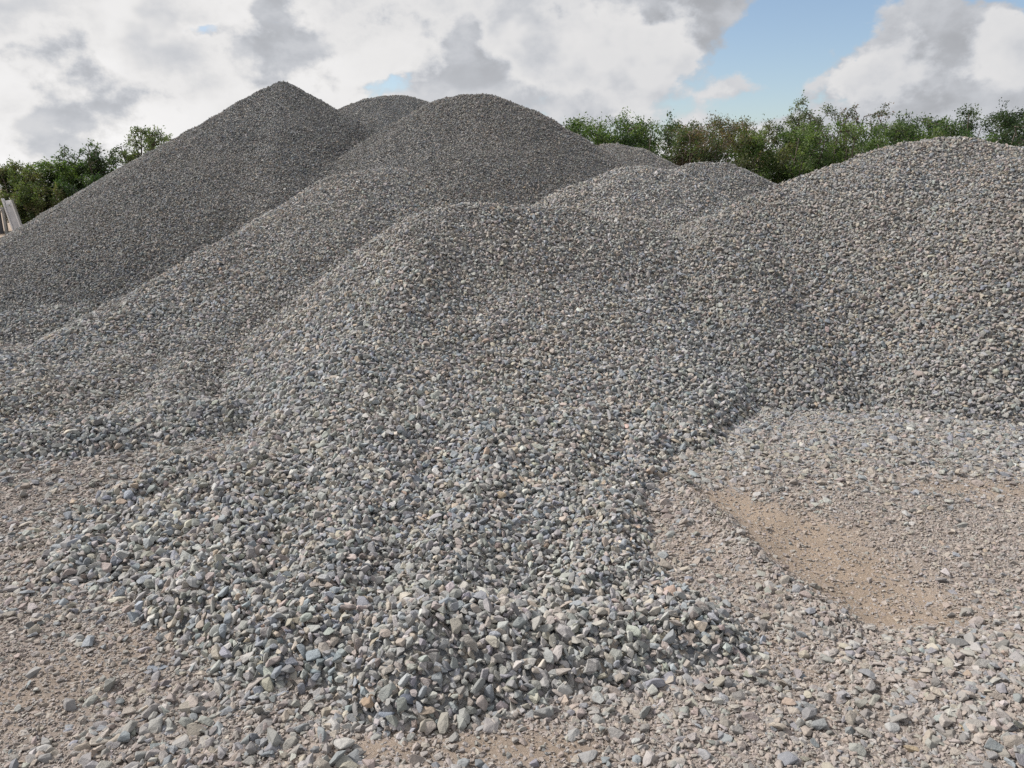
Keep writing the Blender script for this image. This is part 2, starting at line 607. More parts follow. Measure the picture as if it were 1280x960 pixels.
FLAT = False
GROUP_P = "gravel heaps dumped side by side"
total = 0
for k in KEYS:
    P = PILES[k]
    nodes = np.concatenate([np.array(s) for s in P["spines"]])
    reach = nodes[:, 2].max() / P["slope"] + 0.6
    x0, x1 = nodes[:, 0].min() - reach, nodes[:, 0].max() + reach
    y0, y1 = max(1.2, nodes[:, 1].min() - reach), nodes[:, 1].max() + reach
    fn = lambda x, y, k=k: pile_height(k, x, y)
    st = 0.05 if k == "front" else 0.08
    xs, ys = np.arange(x0, x1, st), np.arange(y0, y1, st)
    X, Y = np.meshgrid(xs, ys, indexing="ij")
    Z = fn(X, Y)
    G = ground_height(X, Y)
    ob = link("gravel_pile", grid_mesh("gravel_pile", xs, ys, Z - 0.018, Z > G - 0.06), M_BED)
    tag(ob, P["label"], "gravel pile", GROUP_P)
    if FLAT:
        m, nt, b = new_mat("flat")
        b.inputs["Base Color"].default_value = (*R.uniform(0.05, 0.7, 3), 1)
        ob.data.materials.clear()
        ob.data.materials.append(m)
        continue
    s0 = P["size"]
    PP, NN, SS = [], [], []
    for lo_, hi_, sp, dmax in ((-0.30, 0.46, 0.62, 99), (-0.75, -0.25, 0.62, 8.5)):      # a top layer and one just under it
        ax, ay = np.arange(x0, x1, s0 * sp), np.arange(y0, y1, s0 * sp * 0.9)
        x, y = (q.ravel() for q in np.meshgrid(ax, ay, indexing="ij"))
        n = len(x)
        x, y = x + R.uniform(-.55, .55, n) * s0 * sp, y + R.uniform(-.55, .55, n) * s0 * sp
        z = fn(x, y)
        ok = z > ground_height(x, y) - 0.035
        x, y, z = x[ok], y[ok], z[ok]
        oth = np.full(len(x), -9.0)
        for q in KEYS:
            if q != k:
                oth = np.maximum(oth, pile_height(q, x, y))
        ok = z > oth - 0.03
        x, y, z = x[ok], y[ok], z[ok]
        nr = normals(fn, x, y)
        p = np.stack([x, y, z], 1)
        ok = visible(p, nr) & (np.hypot(x, y) < dmax)
        p, nr = p[ok], nr[ok]
        n = len(p)
        sz = s0 * np.exp(R.normal(-0.06, 0.30, n)).clip(0.45, 1.5) * (1 + 0.45 * fbm(p[:, 0] * 1.3 + 9, p[:, 1] * 1.3, 3)) * (1.10 - 0.14 * np.clip(p[:, 2] / 1.4, 0, 1))
        PP.append(p + nr * (R.uniform(lo_, hi_, n) * sz * 0.6)[:, None])
        NN.append(nr)
        SS.append(sz)
    p, nr, sz = np.concatenate(PP), np.concatenate(NN), np.concatenate(SS)
    n = len(p)
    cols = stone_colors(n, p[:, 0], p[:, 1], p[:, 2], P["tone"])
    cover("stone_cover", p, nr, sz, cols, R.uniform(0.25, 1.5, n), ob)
    total += n
    print("pile", k, n)

# ------------------------------------------------------------------ ground sheet and its gravel
far = [25, 35, 50, 80, 130, 220, 400, 800]
gx = np.r_[[-f for f in far[::-1]], np.arange(-16, 16.01, 0.08), far]
gy = np.r_[[-800, -300, -100, -30, -10, -4], np.arange(-1, 4.5, 0.04), np.arange(4.5, 22, 0.1), far, 1500]
GX, GY = np.meshgrid(gx, gy, indexing="ij")
g = link("ground", grid_mesh("ground", gx, gy, ground_height(GX, GY)), M_GROUND)
tag(g, "dusty tan ground strewn with fine gravel", kind="structure")
dirt = np.clip(np.maximum(blob_mask(DIRT[:5], GX, GY) * wind_side(GX, GY), 0.6 * blob_mask(DIRT[5:], GX, GY)) * 1.3 + 0.6 * blob_mask(PINK, GX, GY) + sstep(14, 20, GY) * 0.9, 0, 1)
a = g.data.attributes.new("dirt", "FLOAT", "POINT")
a.data.foreach_set("value", dirt.astype(np.float32).ravel())

if not FLAT:
    fn = ground_height
    parts = []
    for (s0, cnt, lo) in ((0.042, 1900, 0.0), (0.023, 5200, 0.0), (0.0125, 12500, 0.0)):
        x0, x1, y0, y1 = -7, 7, 1.25, 9.5
        n = int((x1 - x0) * (y1 - y0) * cnt)
        x, y = R.uniform(x0, x1, n), R.uniform(y0, y1, n)
        if s0 < 0.02:
            keepn = R.random(n) < sstep(6.5, 4.0, y)
            x, y = x[keepn], y[keepn]
        z = fn(x, y)
        top = np.full(len(x), -9.0)
        for q in KEYS:
            top = np.maximum(top, pile_height(q, x, y))
        ok = z > top - 0.015
        x, y, z, top = x[ok], y[ok], z[ok], top[ok]
        dm = np.clip(np.maximum(blob_mask(DIRT[:5], x, y) * wind_side(x, y), 0.6 * blob_mask(DIRT[5:], x, y)) * 1.6, 0, 1)
        pm = blob_mask(PINK, x, y)
        near_pile = sstep(np.where(((y > 4.3) & (x > 0.8)) | ((y > 3.7) & (x < -1.4)), -0.80, -0.42), -0.02, top - z)
        rise = np.exp(-(((x - RISE[0]) / 0.75) ** 2 + ((y - RISE[1]) / 0.5) ** 2))
        wr = np.exp(-(wind_dist(x, y) / 0.09) ** 2)
        spill = np.exp(-(((x - SPILL[0]) / 0.42) ** 2 + ((y - SPILL[1]) / 0.20) ** 2))
        patch = 0.5 + 1.2 * fbm(x * 1.7 + 40, y * 1.7, 3)
        if s0 > 0.03:
            pr = 0.05 + 0.75 * near_pile ** 2 + 1.3 * rise + 0.6 * wr + 0.9 * spill + 1.3 * sstep(3.3, 4.3, y) * sstep(0.6, 1.5, x) * np.clip(patch + .3, 0, 1) + 0.9 * sstep(4.1, 4.6, y) * sstep(-1.7, -2.3, x) + 0.06 * sstep(0.55, 1.0, patch)
            pr = pr * (1 - 0.93 * dm) * (1 - 0.8 * pm)
        elif s0 > 0.02:
            lft = sstep(-0.2, -0.9, x) * sstep(4.6, 3.8, y)
            pr = ((0.35 + 0.5 * patch) * (1 - 0.55 * lft) + 0.5 * near_pile + 0.5 * wr + 0.6 * rise) * (1 - 0.88 * dm) * (1 - 0.55 * pm)
        else:
            pr = (0.8 + 0.4 * patch) * (1 - 0.62 * dm) * (1 - 0.2 * pm)
        ok = R.random(len(x)) < pr
        x, y, z = x[ok], y[ok], z[ok]
        nr = normals(fn, x, y)
        p = np.stack([x, y, z], 1)
        ok = visible(p, nr)
        p, nr = p[ok], nr[ok]
        n = len(p)
        sz = s0 * np.exp(R.normal(0, 0.28, n)).clip(0.5, 1.7)
        p = p + nr * (R.uniform(-0.18, 0.26, n) * sz)[:, None]
        cols = stone_colors(n, p[:, 0], p[:, 1], p[:, 2], (0.06, -0.45 if s0 < 0.03 else -0.1))
        dust = np.array([.345, .287, .25])
        f = {True: 0.62, False: 0.16}[s0 < 0.03] * R.uniform(0.4, 1.2, (n, 1)) * (1 - 0.5 * sstep(0.6, 1.4, p[:, :1]) * sstep(3.2, 4.2, p[:, 1:2]))
        cols = cols * (1 - f) + dust * f
        parts.append((p, nr, sz, cols))
        print("ground", s0, n)
        total += n
    p, nr, sz, cols = (np.concatenate([q[i] for q in parts]) for i in range(4))
    go = cover("ground_gravel", p, nr, sz, cols, R.uniform(0.1, 0.55, len(p)))
    tag(go, "loose fine gravel strewn over the dusty ground", kind="stuff")

# ------------------------------------------------------------------ a few stones that stand out on their own
def surface(px, py):
    ds = np.arange(1.2, 14, 0.006)
    a = np.array([pt(px, py, d) for d in ds])
    h = ground_height(a[:, 0], a[:, 1])
    for q in KEYS:
        h = np.maximum(h, pile_height(q, a[:, 0], a[:, 1]))
    i = int(np.argmax(a[:, 2] <= h))
    return a[i], ds[i]


def plain_stone_material(name, col):
    m = M_STONE.copy()
    m.name = name
    nt = m.node_tree
    at = [n for n in nt.nodes if n.type == "ATTRIBUTE"][0]
    rgb = nt.nodes.new("ShaderNodeRGB")
    rgb.outputs[0].default_value = (*col, 1)
    for lk in list(at.outputs["Color"].links):
        nt.links.new(rgb.outputs[0], lk.to_socket)
    return m


LOOSE = [  # px, py, length px, width ratio, flatness, turn, colour, label
    (145, 752, 22, 0.75, 0.6, 0.2, (.46, .43, .36), "large pale cream stone at the left toe of the front heap"),
    (655, 912, 34, 0.36, 0.22, -0.45, (.22, .15, .12), "long flat brown splinter lying on the dirt before the front heap"),
    (461, 880, 22, 0.8, 0.7, 1.1, (.33, .245, .175), "tan blocky stone at the foot of the front heap's nose"),
    (509, 876, 21, 0.75, 0.6, 0.5, (.15, .165, .20), "dark blue-grey rounded stone at the foot of the front heap's nose"),
    (484, 894, 21, 0.55, 0.5, 0.1, (.22, .245, .285), "oblong slate-blue stone lying below the dark blue-grey one"),
    (533, 889, 26, 0.55, 0.5, 0.05, (.33, .27, .215), "long buff block at the foot of the front heap's nose"),
    (716, 922, 24, 0.8, 0.7, 0.8, (.29, .285, .275), "light grey lump lying apart on the dirt before the front heap"),
    (734, 946, 30, 0.6, 0.4, 0.0, (.27, .265, .26), "wide grey stone half sunk in the dirt at the bottom edge"),
    (1144, 857, 19, 0.85, 0.75, 0.4, (.17, .125, .085), "dark brown stone among grey gravel of the low rise"),
    (1237, 874, 25, 0.5, 0.3, 0.05, (.22, .25, .285), "flat blue-grey slab on the low rise at the lower right"),
    (1113, 914, 19, 0.85, 0.7, 0.2, (.34, .335, .325), "round pale grey stone at the left foot of the low rise"),
    (1137, 938, 22, 0.7, 0.6, 0.3, (.40, .32, .22), "pale yellow-tan stone at the bottom edge below the round pale one"),
    (1205, 911, 15, 0.8, 0.8, 1.2, (.31, .235, .14), "upright ochre-brown stone on the low rise"),
    (196, 836, 25, 0.6, 0.4, 0.1, (.215, .235, .265), "broad blue-grey slab low on the front heap's left side"),
    (323, 870, 25, 0.5, 0.4, 1.0, (.33, .345, .36), "pale blue pointed slab low on the front heap's left side"),
    (1040, 817, 20, 0.7, 0.6, 0.3, (.36, .33, .305), "pale pinkish stone lying apart on fine gravel below the dirt hollow"),
]
if not FLAT:
    for i, (px, py, lpx, wr, fl, turn, col, lab) in enumerate(LOOSE):
        p, d = surface(px, py)
        ln = lpx * d / F_PX
        me = stone_mesh("loose_stone", 900 + i, fl, 1.0, 20, 0.05)
        co = np.array([v.co for v in me.vertices])
        ext = co.max(0) - co.min(0)
        sc = np.array([ln, ln * wr, ln * wr * max(fl, 0.35)]) / ext
        for v in me.vertices:
            v.co = Vector(np.array(v.co) * sc / ln)
        o = link("loose_stone", me)
        me.materials.clear()
        me.materials.append(plain_stone_material("single_stone", col))
        o.scale = (ln, ln, ln)
        o.location = p + np.array([0, 0, ln * wr * fl * 0.30])
        o.rotation_euler = (R.normal(0, .18), R.normal(0, .18), turn)
        tag(o, lab, "stone", "stones that stand out from the gravel")


# ------------------------------------------------------------------ trees and bushes
def leaf_material():
    m, nt, b = new_mat("leaf")
    at = nt.nodes.new("ShaderNodeAttribute")
    at.attribute_name = "leaf_color"
    L(nt, at.outputs["Color"], b.inputs["Base Color"])
    b.inputs["Roughness"].default_value = 0.5
    b.inputs["Specular IOR Level"].default_value = 0.35
    tr = nt.nodes.new("ShaderNodeBsdfTranslucent")
    sc = n_mix(nt, "MULTIPLY", 1.0, at.outputs["Color"], (1.5, 1.7, 0.7))
    L(nt, sc, tr.inputs["Color"])
    mx = nt.nodes.new("ShaderNodeMixShader")
    mx.inputs[0].default_value = 0.35
    L(nt, b.outputs[0], mx.inputs[1])
    L(nt, tr.outputs[0], mx.inputs[2])
    L(nt, mx.outputs[0], nt.nodes["Material Output"].inputs["Surface"])
    return m


def bark_material():
    m, nt, b = new_mat("bark")
    tc = nt.nodes.new("ShaderNodeTexCoord")
    n = n_noise(nt, 14, 5, 0.65, tc.outputs["Object"])
    L(nt, n_ramp(nt, n.outputs["Fac"], [(0.3, (0.06, 0.045, 0.035)), (0.7, (0.16, 0.125, 0.10))]).outputs["Color"], b.inputs["Base Color"])
    b.inputs["Roughness"].default_value = 0.9
    return m


M_LEAF, M_BARK = leaf_material(), bark_material()
LEAFC = {
    "green": [(.055, .095, .030), (.085, .135, .040), (.035, .065, .022), (.13, .17, .06)],
    "light": [(.085, .135, .042), (.115, .165, .055), (.055, .09, .03), (.15, .185, .085)],
    "olive": [(.085, .095, .040), (.12, .125, .055), (.055, .065, .028), (.15, .12, .075)],
    "brown": [(.12, .09, .06), (.17, .12, .09), (.09, .09, .045), (.075, .105, .04), (.06, .09, .035), (.20, .135, .105)],
    "dark": [(.032, .058, .026), (.048, .08, .032), (.025, .042, .022), (.085, .115, .055)],
    "mixed": [(.075, .10, .04), (.11, .135, .055), (.05, .075, .03), (.13, .12, .07)],
    "twig": [(.075, .10, .04), (.12, .09, .06), (.06, .085, .035), (.16, .115, .085), (.09, .12, .05)],
    "rust": [(.06, .08, .04), (.085, .10, .05), (.15, .09, .065), (.05, .065, .035)],
    "grey": [(.085, .115, .06), (.12, .15, .085), (.06, .085, .045), (.15, .17, .10)],
}


class Tubes:
    def __init__(s):
        s.v, s.f, s.n = [], [], 0

    def add(s, pts, r0, r1, k=5):
        pts = np.asarray(pts)
        m = len(pts)
        d = np.gradient(pts, axis=0)
        d /= np.linalg.norm(d, axis=1)[:, None] + 1e-9
        up = np.where(np.abs(d[:, 2:3]) > 0.9, np.array([[1.0, 0, 0]]), np.array([[0, 0, 1.0]]))
        a = np.cross(d, up)
        a /= np.linalg.norm(a, axis=1)[:, None] + 1e-9
        b = np.cross(d, a)
        r = np.linspace(r0, r1, m)[:, None, None]
        th = np.linspace(0, 2 * math.pi, k, endpoint=False)
        ring = pts[:, None] + r * (np.cos(th)[None, :, None] * a[:, None] + np.sin(th)[None, :, None] * b[:, None])
        s.v.append(ring.reshape(-1, 3))
        i, j = np.meshgrid(np.arange(m - 1), np.arange(k), indexing="ij")
        q = np.stack([i * k + j, i * k + (j + 1) % k, (i + 1) * k + (j + 1) % k, (i + 1) * k + j], -1).reshape(-1, 4) + s.n
        s.f.append(q)
        s.n += m * k

    def mesh(s, name):
        return mesh_np(name, np.concatenate(s.v), np.concatenate(s.f))


def curve(a, b, sag, rg, m=6):
    t = np.linspace(0, 1, m)[:, None]
    w = rg.normal(0, 1, 3) * sag * np.linalg.norm(b - a)
    return a + (b - a) * t + w * (t * (1 - t)) * 2 + rg.normal(0, 0.012, (m, 3)) * np.linalg.norm(b - a) * t


def leaves_mesh(name, pos, direc, ln, wd, cols, rg):
    n = len(pos)
    d = direc + rg.normal(0, 0.55, (n, 3)) + np.array([0, 0, -0.15])
    d /= np.linalg.norm(d, axis=1)[:, None]
    t = rg.normal(size=(n, 3))
    s = np.cross(d, t)
    s /= np.linalg.norm(s, axis=1)[:, None] + 1e-9
    nn = np.cross(d, s)
    l, w_ = ln[:, None], wd[:, None]
    v = np.stack([pos, pos + d * l * .45 + s * w_ * .5 + nn * w_ * .15, pos + d * l - nn * l * .12, pos + d * l * .45 - s * w_ * .5 + nn * w_ * .15], 1).reshape(-1, 3)
    me = mesh_np(name, v, np.arange(4 * n).reshape(n, 4), smooth=False)
    a = me.attributes.new("leaf_color", "FLOAT_COLOR", "POINT")
    a.data.foreach_set("color", np.repeat(np.c_[cols, np.ones(n)], 4, 0).astype(np.float32).ravel())
    return me


TREE_GROUP_R = "bushes and small trees of the thicket behind the heaps at the right"
TREE_GROUP_L = "bushes and trees behind the heaps at the left"


def plant(name, cat, label, group, px, top, wpx, depth, style, seed, nleaf=4200, bare=0.0, lobes=7, low=0.16, shoots=5, leaf=0.062, stem_r=0.035):
    shoots = int(shoots * 0.7)
    nleaf = int(nleaf * (2.3 if name.endswith('tree') else 4.6))
    rg = np.random.default_rng(seed)
    tp = pt(px, top, depth)
    H = tp[2] + 0.05
    W = wpx * depth / F_PX
    base = np.array([tp[0], tp[1], -0.05])
    root = bpy.data.objects.new(name, None)
    COL.objects.link(root)
    root.location = base
    tag(root, label, cat, group)
    tb = Tubes()
    tips, lp, ld_, lshade = [], [], [], []
    segs = []
    one = name.endswith("tree")
    ctr = np.array([0, 0, 0.0])
    if one:
        fork = np.array([rg.normal(0, .1), rg.normal(0, .1), H * 0.3])
        tb.add(curve(ctr, fork, .06, rg), stem_r * 2.2, stem_r * 1.5, 7)
        ctr = fork
    for s in range(lobes):
        ang = rg.uniform(0, 2 * math.pi)
        ra = math.sqrt(rg.uniform(0.02, 1)) * W * 0.42
        hz_ = H * rg.uniform(0.74, 0.97) * (1 - 0.10 * (ra / (W * .45)) ** 2)
        if s == 0:
            ra, hz_ = W * .08, H * 0.96
        tip = np.array([ra * math.cos(ang), ra * math.sin(ang) * 0.75, hz_])
        st = ctr + (np.zeros(3) if one else np.array([tip[0] * .25, tip[1] * .25, 0]))
        c = curve(st, tip, .10, rg, 8)
        tb.add(c, stem_r * (1.2 if one else 1), stem_r * 0.3)
        nb = rg.integers(6, 10)
        for b in range(nb):
            t = rg.uniform(0.12 if not one else 0.35, 1)
            o = c[min(7, int(t * 7.99))]
            dv = rg.normal(0, 1, 3) * np.array([1, 1, .6]) + np.array([0, 0, .55])
            dv /= np.linalg.norm(dv)
            bl = rg.uniform(.16, .30) * min(W, H) * (1.15 - .4 * t)
            e = o + dv * bl
            e[2] = np.clip(e[2], H * low, H * 0.97)
            bc = curve(o, e, .12, rg, 5)
            tb.add(bc, stem_r * .38, stem_r * .14, 4)
            segs.append((bc, 1.0))
            for q in range(rg.integers(3, 6)):
                o2 = bc[rg.integers(1, 5)]
                dv = rg.normal(0, 1, 3) + np.array([0, 0, .35])
                dv /= np.linalg.norm(dv)
                e2 = o2 + dv * bl * rg.uniform(.4, .8)
                e2[2] = np.clip(e2[2], H * low, H * 1.0)
                tc_ = curve(o2, e2, .12, rg, 4)
                tb.add(tc_, stem_r * .17, stem_r * .07, 3)
                segs.append((tc_, 1.6))
    for s in range(shoots):                       # thin upright shoots that break the outline
        i = rg.integers(len(segs))
        o = segs[i][0][-1]
        if o[2] < H * .6:
            continue
        e = o + np.array([rg.normal(0, .12), rg.normal(0, .12), rg.uniform(.25, .55)]) * 0.9
        e[2] = min(e[2], H * 1.09)
        tc_ = curve(o, e, .1, rg, 5)
        tb.add(tc_, stem_r * .16, stem_r * .06, 3)
        segs.append((tc_, 0.9))
    wts = np.array([w_ * np.linalg.norm(c[-1] - c[0]) * (0.25 if rg.random() < bare else 1) * rg.uniform(.4, 1.6) for c, w_ in segs])
    idx = rg.choice(len(segs), nleaf, p=wts / wts.sum())
    t = rg.uniform(0.1, 1.02, nleaf)
    P0 = np.stack([segs[i][0][0] for i in idx])
    P1 = np.stack([segs[i][0][-1] for i in idx])
    pos = P0 + (P1 - P0) * t[:, None] + rg.normal(0, .07, (nleaf, 3)) * (1.0 if not one else .7)
    dr = P1 - P0
    dr /= np.linalg.norm(dr, axis=1)[:, None] + 1e-9
    pal = np.array(LEAFC[style])
    twig_c = rg.integers(0, len(pal), len(segs))
    ci = np.where(rg.random(nleaf) < .82, twig_c[idx], rg.integers(0, len(pal), nleaf))
    cols = pal[ci] * rg.lognormal(0, .16, (nleaf, 1)) * (1.05 if group == TREE_GROUP_L else 1.0)
    ln = leaf * rg.uniform(.6, 1.35, nleaf)
    link("trunk", tb.mesh("trunk"), M_BARK, root)
    link("crown", leaves_mesh("crown", pos, dr, ln, ln * rg.uniform(.38, .6, nleaf), cols, rg), M_LEAF, root)
    return root


RIGHT = [  # px, top, width, depth, style, name, label, options
    (728, 152, 60, 19.0, "green", "bush", "small green bush at the thicket's left end, behind the low dark one", dict(nleaf=3500)),
    (782, 146, 100, 19.5, "green", "bush", "broad dense green bush with spiky shoots above the distant low heap", dict(nleaf=6500, lobes=10, shoots=10)),
    (838, 155, 80, 20.0, "dark", "bush", "dark green bush with reddish twigs right of the broad spiky one", dict(nleaf=4200, shoots=9, bare=.3)),
    (884, 156, 86, 20.0, "brown", "bush", "thin brownish bush with half bare twigs", dict(nleaf=3000, bare=.55, shoots=10, lobes=9)),
    (936, 150, 90, 20.5, "olive", "bush", "olive bush with a rounded top between the brown bush and the tall open tree", dict(nleaf=5200, lobes=9)),
    (968, 158, 70, 21.5, "dark", "bush", "dark green bush behind the olive one", dict(nleaf=3800)),
    (1010, 123, 78, 21.0, "grey", "small_tree", "tallest open tree with feathery grey-green crown", dict(nleaf=2500, bare=.2, lobes=8, shoots=4)),
    (1067, 130, 92, 21.0, "rust", "small_tree", "open tree with reddish brown tips next to the tallest tree", dict(nleaf=2700, bare=.2, lobes=9, shoots=6)),
    (1122, 165, 80, 20.5, "green", "bush", "low green bush with thin shoots between the reddish tree and the dark bushes", dict(nleaf=4200, shoots=8)),
    (1172, 142, 80, 20.0, "dark", "bush", "dark green bush with upright leafy shoots above the right heap's summit", dict(nleaf=4800, shoots=9)),
    (1222, 138, 84, 20.5, "dark", "bush", "blackish green bush, second from the right edge", dict(nleaf=5200, shoots=8)),
    (1278, 140, 74, 20.5, "dark", "bush", "dark olive bush cut by the right edge", dict(nleaf=4800, shoots=8)),
    (1340, 145, 90, 20.5, "green", "bush", "green bush cut by the right edge, behind the dark low bush", dict(nleaf=3500)),
    (755, 160, 90, 18.4, "green", "bush", "low dark green bush beside the domed heap's right slope", dict(nleaf=5200, lobes=9, shoots=3)),
    (815, 163, 90, 18.2, "dark", "bush", "low dark green bush at the thicket's front just above the distant low heap", dict(nleaf=5200, lobes=9, shoots=3)),
    (868, 163, 100, 17.8, "twig", "bush", "low bush of mixed green and pinkish brown leaves above the rounded heap", dict(nleaf=4800, bare=.2, lobes=10, shoots=5)),
    (928, 170, 100, 17.8, "olive", "bush", "low mixed brown and green bush at the thicket's front", dict(nleaf=5600, bare=.15, lobes=10, shoots=4)),
    (992, 166, 90, 17.8, "light", "bush", "low bright green bush below the tallest open tree", dict(nleaf=5600, lobes=10, shoots=3)),
    (1052, 158, 100, 18.2, "light", "bush", "bright yellow-green bush below the reddish brown tree", dict(nleaf=6200, lobes=11, shoots=3)),
    (1118, 158, 100, 18.2, "light", "bush", "bright green bush just left of the right heap's summit", dict(nleaf=5800, lobes=10, shoots=4)),
    (1190, 152, 90, 18.2, "green", "bush", "mid green bush peeping over the right heap's summit", dict(nleaf=5000, lobes=9, shoots=3)),
    (1262, 152, 90, 18.2, "dark", "bush", "dark low bush over the right heap at the right edge", dict(nleaf=4600, lobes=9, shoots=3)),
]
LEFT = [
    (-40, 205, 100, 27.5, "mixed", "bush", "olive bush cut by the left edge", dict(nleaf=5000, lobes=10)),
    (22, 207, 90, 27.0, "mixed", "bush", "broad olive green bush behind the leaning slab", dict(nleaf=7500, lobes=12, shoots=5)),
    (72, 202, 84, 27.5, "green", "bush", "green bush between the broad olive bush and the dark tree", dict(nleaf=6500, lobes=11, shoots=6)),
    (114, 180, 78, 27.5, "dark", "small_tree", "dark green tree with ragged crown, left of the taller feathery tree", dict(nleaf=3300, lobes=10, bare=.2, leaf=.085, stem_r=.045)),
    (172, 160, 84, 28.5, "grey", "small_tree", "feathery open tree peeping over the flank of the pointed heap", dict(nleaf=2900, lobes=9, bare=.15, leaf=.085, stem_r=.05)),
    (112, 222, 80, 26.5, "dark", "bush", "dark bush under the ragged dark tree", dict(nleaf=5500, lobes=10, shoots=3)),
    (150, 215, 60, 26.8, "light", "bush", "small light green bush under the feathery tree at the heap's edge", dict(nleaf=4500, lobes=8, shoots=3)),
    (46, 232, 90, 26.2, "mixed", "bush", "low brownish bush at the hedge foot right of the leaning slab", dict(nleaf=5500, lobes=10, shoots=2)),
]
for i, (px, top, wpx, dep, sty, nm, lab, opt) in enumerate(RIGHT):
    plant(nm, "tree" if nm == "small_tree" else "bush", lab, TREE_GROUP_R, px, top, wpx * (1.25 if nm == 'small_tree' else 1.55), dep, sty, 500 + i, **opt)
for i, (px, top, wpx, dep, sty, nm, lab, opt) in enumerate(LEFT):
    o2 = dict(leaf=.08)
    o2.update(opt)
    plant(nm, "tree" if nm == "small_tree" else "bush", lab, TREE_GROUP_L, px, top, wpx * 1.1, dep, sty, 700 + i, **o2)

# dry grass and weeds at the foot of the thicket
rg = np.random.default_rng(77)
n = 9000
xs_, ys_ = rg.uniform(0.5, 14, n), rg.uniform(15.6, 19.5, n)
hb = rg.uniform(.35, 1.15, n) * (0.7 + 0.6 * vnoise(xs_ * 1.3, ys_ * 1.3))
lean = rg.normal(0, .28, (n, 2)) * hb[:, None]
wv = rg.uniform(.006, .016, n)
v = np.stack([np.stack([xs_ - wv, ys_, 0 * xs_ - .05], 1), np.stack([xs_ + wv, ys_, 0 * xs_ - .05], 1),
              np.stack([xs_ + lean[:, 0] * .4 + wv * .7, ys_ + lean[:, 1] * .4, hb * .6], 1), np.stack([xs_ + lean[:, 0], ys_ + lean[:, 1], hb], 1)], 1).reshape(-1, 3)
gm = mesh_np("dry_grass", v, np.arange(4 * n).reshape(n, 4), False)
pal = np.array([(.21, .19, .085), (.15, .17, .06), (.28, .23, .13), (.10, .14, .045)])
a = gm.attributes.new("leaf_color", "FLOAT_COLOR", "POINT")
a.data.foreach_set("color", np.repeat(np.c_[pal[rg.integers(0, 4, n)] * rg.uniform(.7, 1.2, (n, 1)), np.ones(n)], 4, 0).astype(np.float32).ravel())
tag(link("dry_grass", gm, M_LEAF), "dry yellowish grass at the foot of the thicket", kind="stuff")


# ------------------------------------------------------------------ leaning slab between rails and the dark fence at the far left
def solid(name, mat, parent, center, size, roty=0.0, bev=0.01):
    bm = bmesh.new()
    bmesh.ops.create_cube(bm, size=1)
    for q in bm.verts:
        q.co = Vector((q.co.x * size[0], q.co.y * size[1], q.co.z * size[2]))
    bmesh.ops.bevel(bm, geom=list(bm.edges), offset=bev, segments=2, affect="EDGES")
    me = bpy.data.meshes.new(name)
    bm.to_mesh(me)
    bm.free()
    o = link(name, me, mat, parent)
    o.location = center
    o.rotation_euler = (0, roty, 0)
    return o


def rough_mat(name, c1, c2, scale, rough=0.8, metal=0.0):
    m, nt, b = new_mat(name)
    tc = nt.nodes.new("ShaderNodeTexCoord")
    n = n_noise(nt, scale, 6, 0.65, tc.outputs["Object"])
    L(nt, n_ramp(nt, n.outputs["Fac"], [(0.3, c1), (0.7, c2)]).outputs["Color"], b.inputs["Base Color"])
    b.inputs["Roughness"].default_value = rough
    b.inputs["Metallic"].default_value = metal
    n_bump(nt, b, n.outputs["Fac"], 0.3, 0.01)
    return m


M_CONC = rough_mat("weathered_concrete", (.42, .43, .45), (.56, .57, .59), 6)
M_PALE = rough_mat("pale_concrete", (.68, .68, .69), (.80, .80, .80), 8)
M_DARKF = rough_mat("dark_mesh_panel", (.045, .045, .05), (.085, .085, .09), 12)
M_GREYM = rough_mat("galvanised_rail", (.22, .22, .21), (.34, .34, .33), 9, 0.6)

DEP = 26.0
bp = pt(25, 290, DEP)
u = DEP / F_PX
root = bpy.data.objects.new("leaning_slab", None)
COL.objects.link(root)
root.location = (bp[0], bp[1], 0)
tag(root, "narrow grey slab leaning left between two pale rails, at the left edge", "slab")
lean_a = rad(-11)
hh = 38 * u + bp[2]
up = np.array([math.sin(lean_a), 0, math.cos(lean_a)])
sd = np.array([math.cos(lean_a), 0, -math.sin(lean_a)])
solid("slab", M_CONC, root, up * hh * .46, (8.6 * u, .12, hh * .92), lean_a)
solid("pale_end", M_PALE, root, up * hh * .962 + np.array([0, .01, 0]), (7.4 * u, .09, hh * .14), lean_a)
solid("side_rail", M_PALE, root, up * hh * .55 - sd * 5.2 * u + np.array([0, -.03, 0]), (1.6 * u, .14, hh * 1.12), lean_a)
solid("side_rail", M_PALE, root, up * hh * .515 + sd * 5.2 * u + np.array([0, -.03, 0]), (1.7 * u, .14, hh * 1.04), lean_a)

root = bpy.data.objects.new("dark_fence", None)
COL.objects.link(root)
fp = pt(8, 289, DEP + .3)
root.location = (fp[0], fp[1], 0)
tag(root, "dark mesh fence with a pale top rail and brace, ending at the leaning slab", "fence")
fh = 29 * u + fp[2]
solid("mesh_panel", M_DARKF, root, (-1.35, 0, fh * .47), (2.5, .05, fh * .86))
solid("top_rail", M_GREYM, root, (-1.3, -.02, fh * .98), (2.75, .07, .07))
solid("post", M_GREYM, root, (.02, -.01, fh * .47), (.09, .09, fh * .95))
solid("post", M_GREYM, root, (-2.68, -.01, fh * .47), (.09, .09, fh * .95))
solid("brace", M_GREYM, root, (-.42, -.07, fh * .66), (.95, .05, .05), rad(-28))


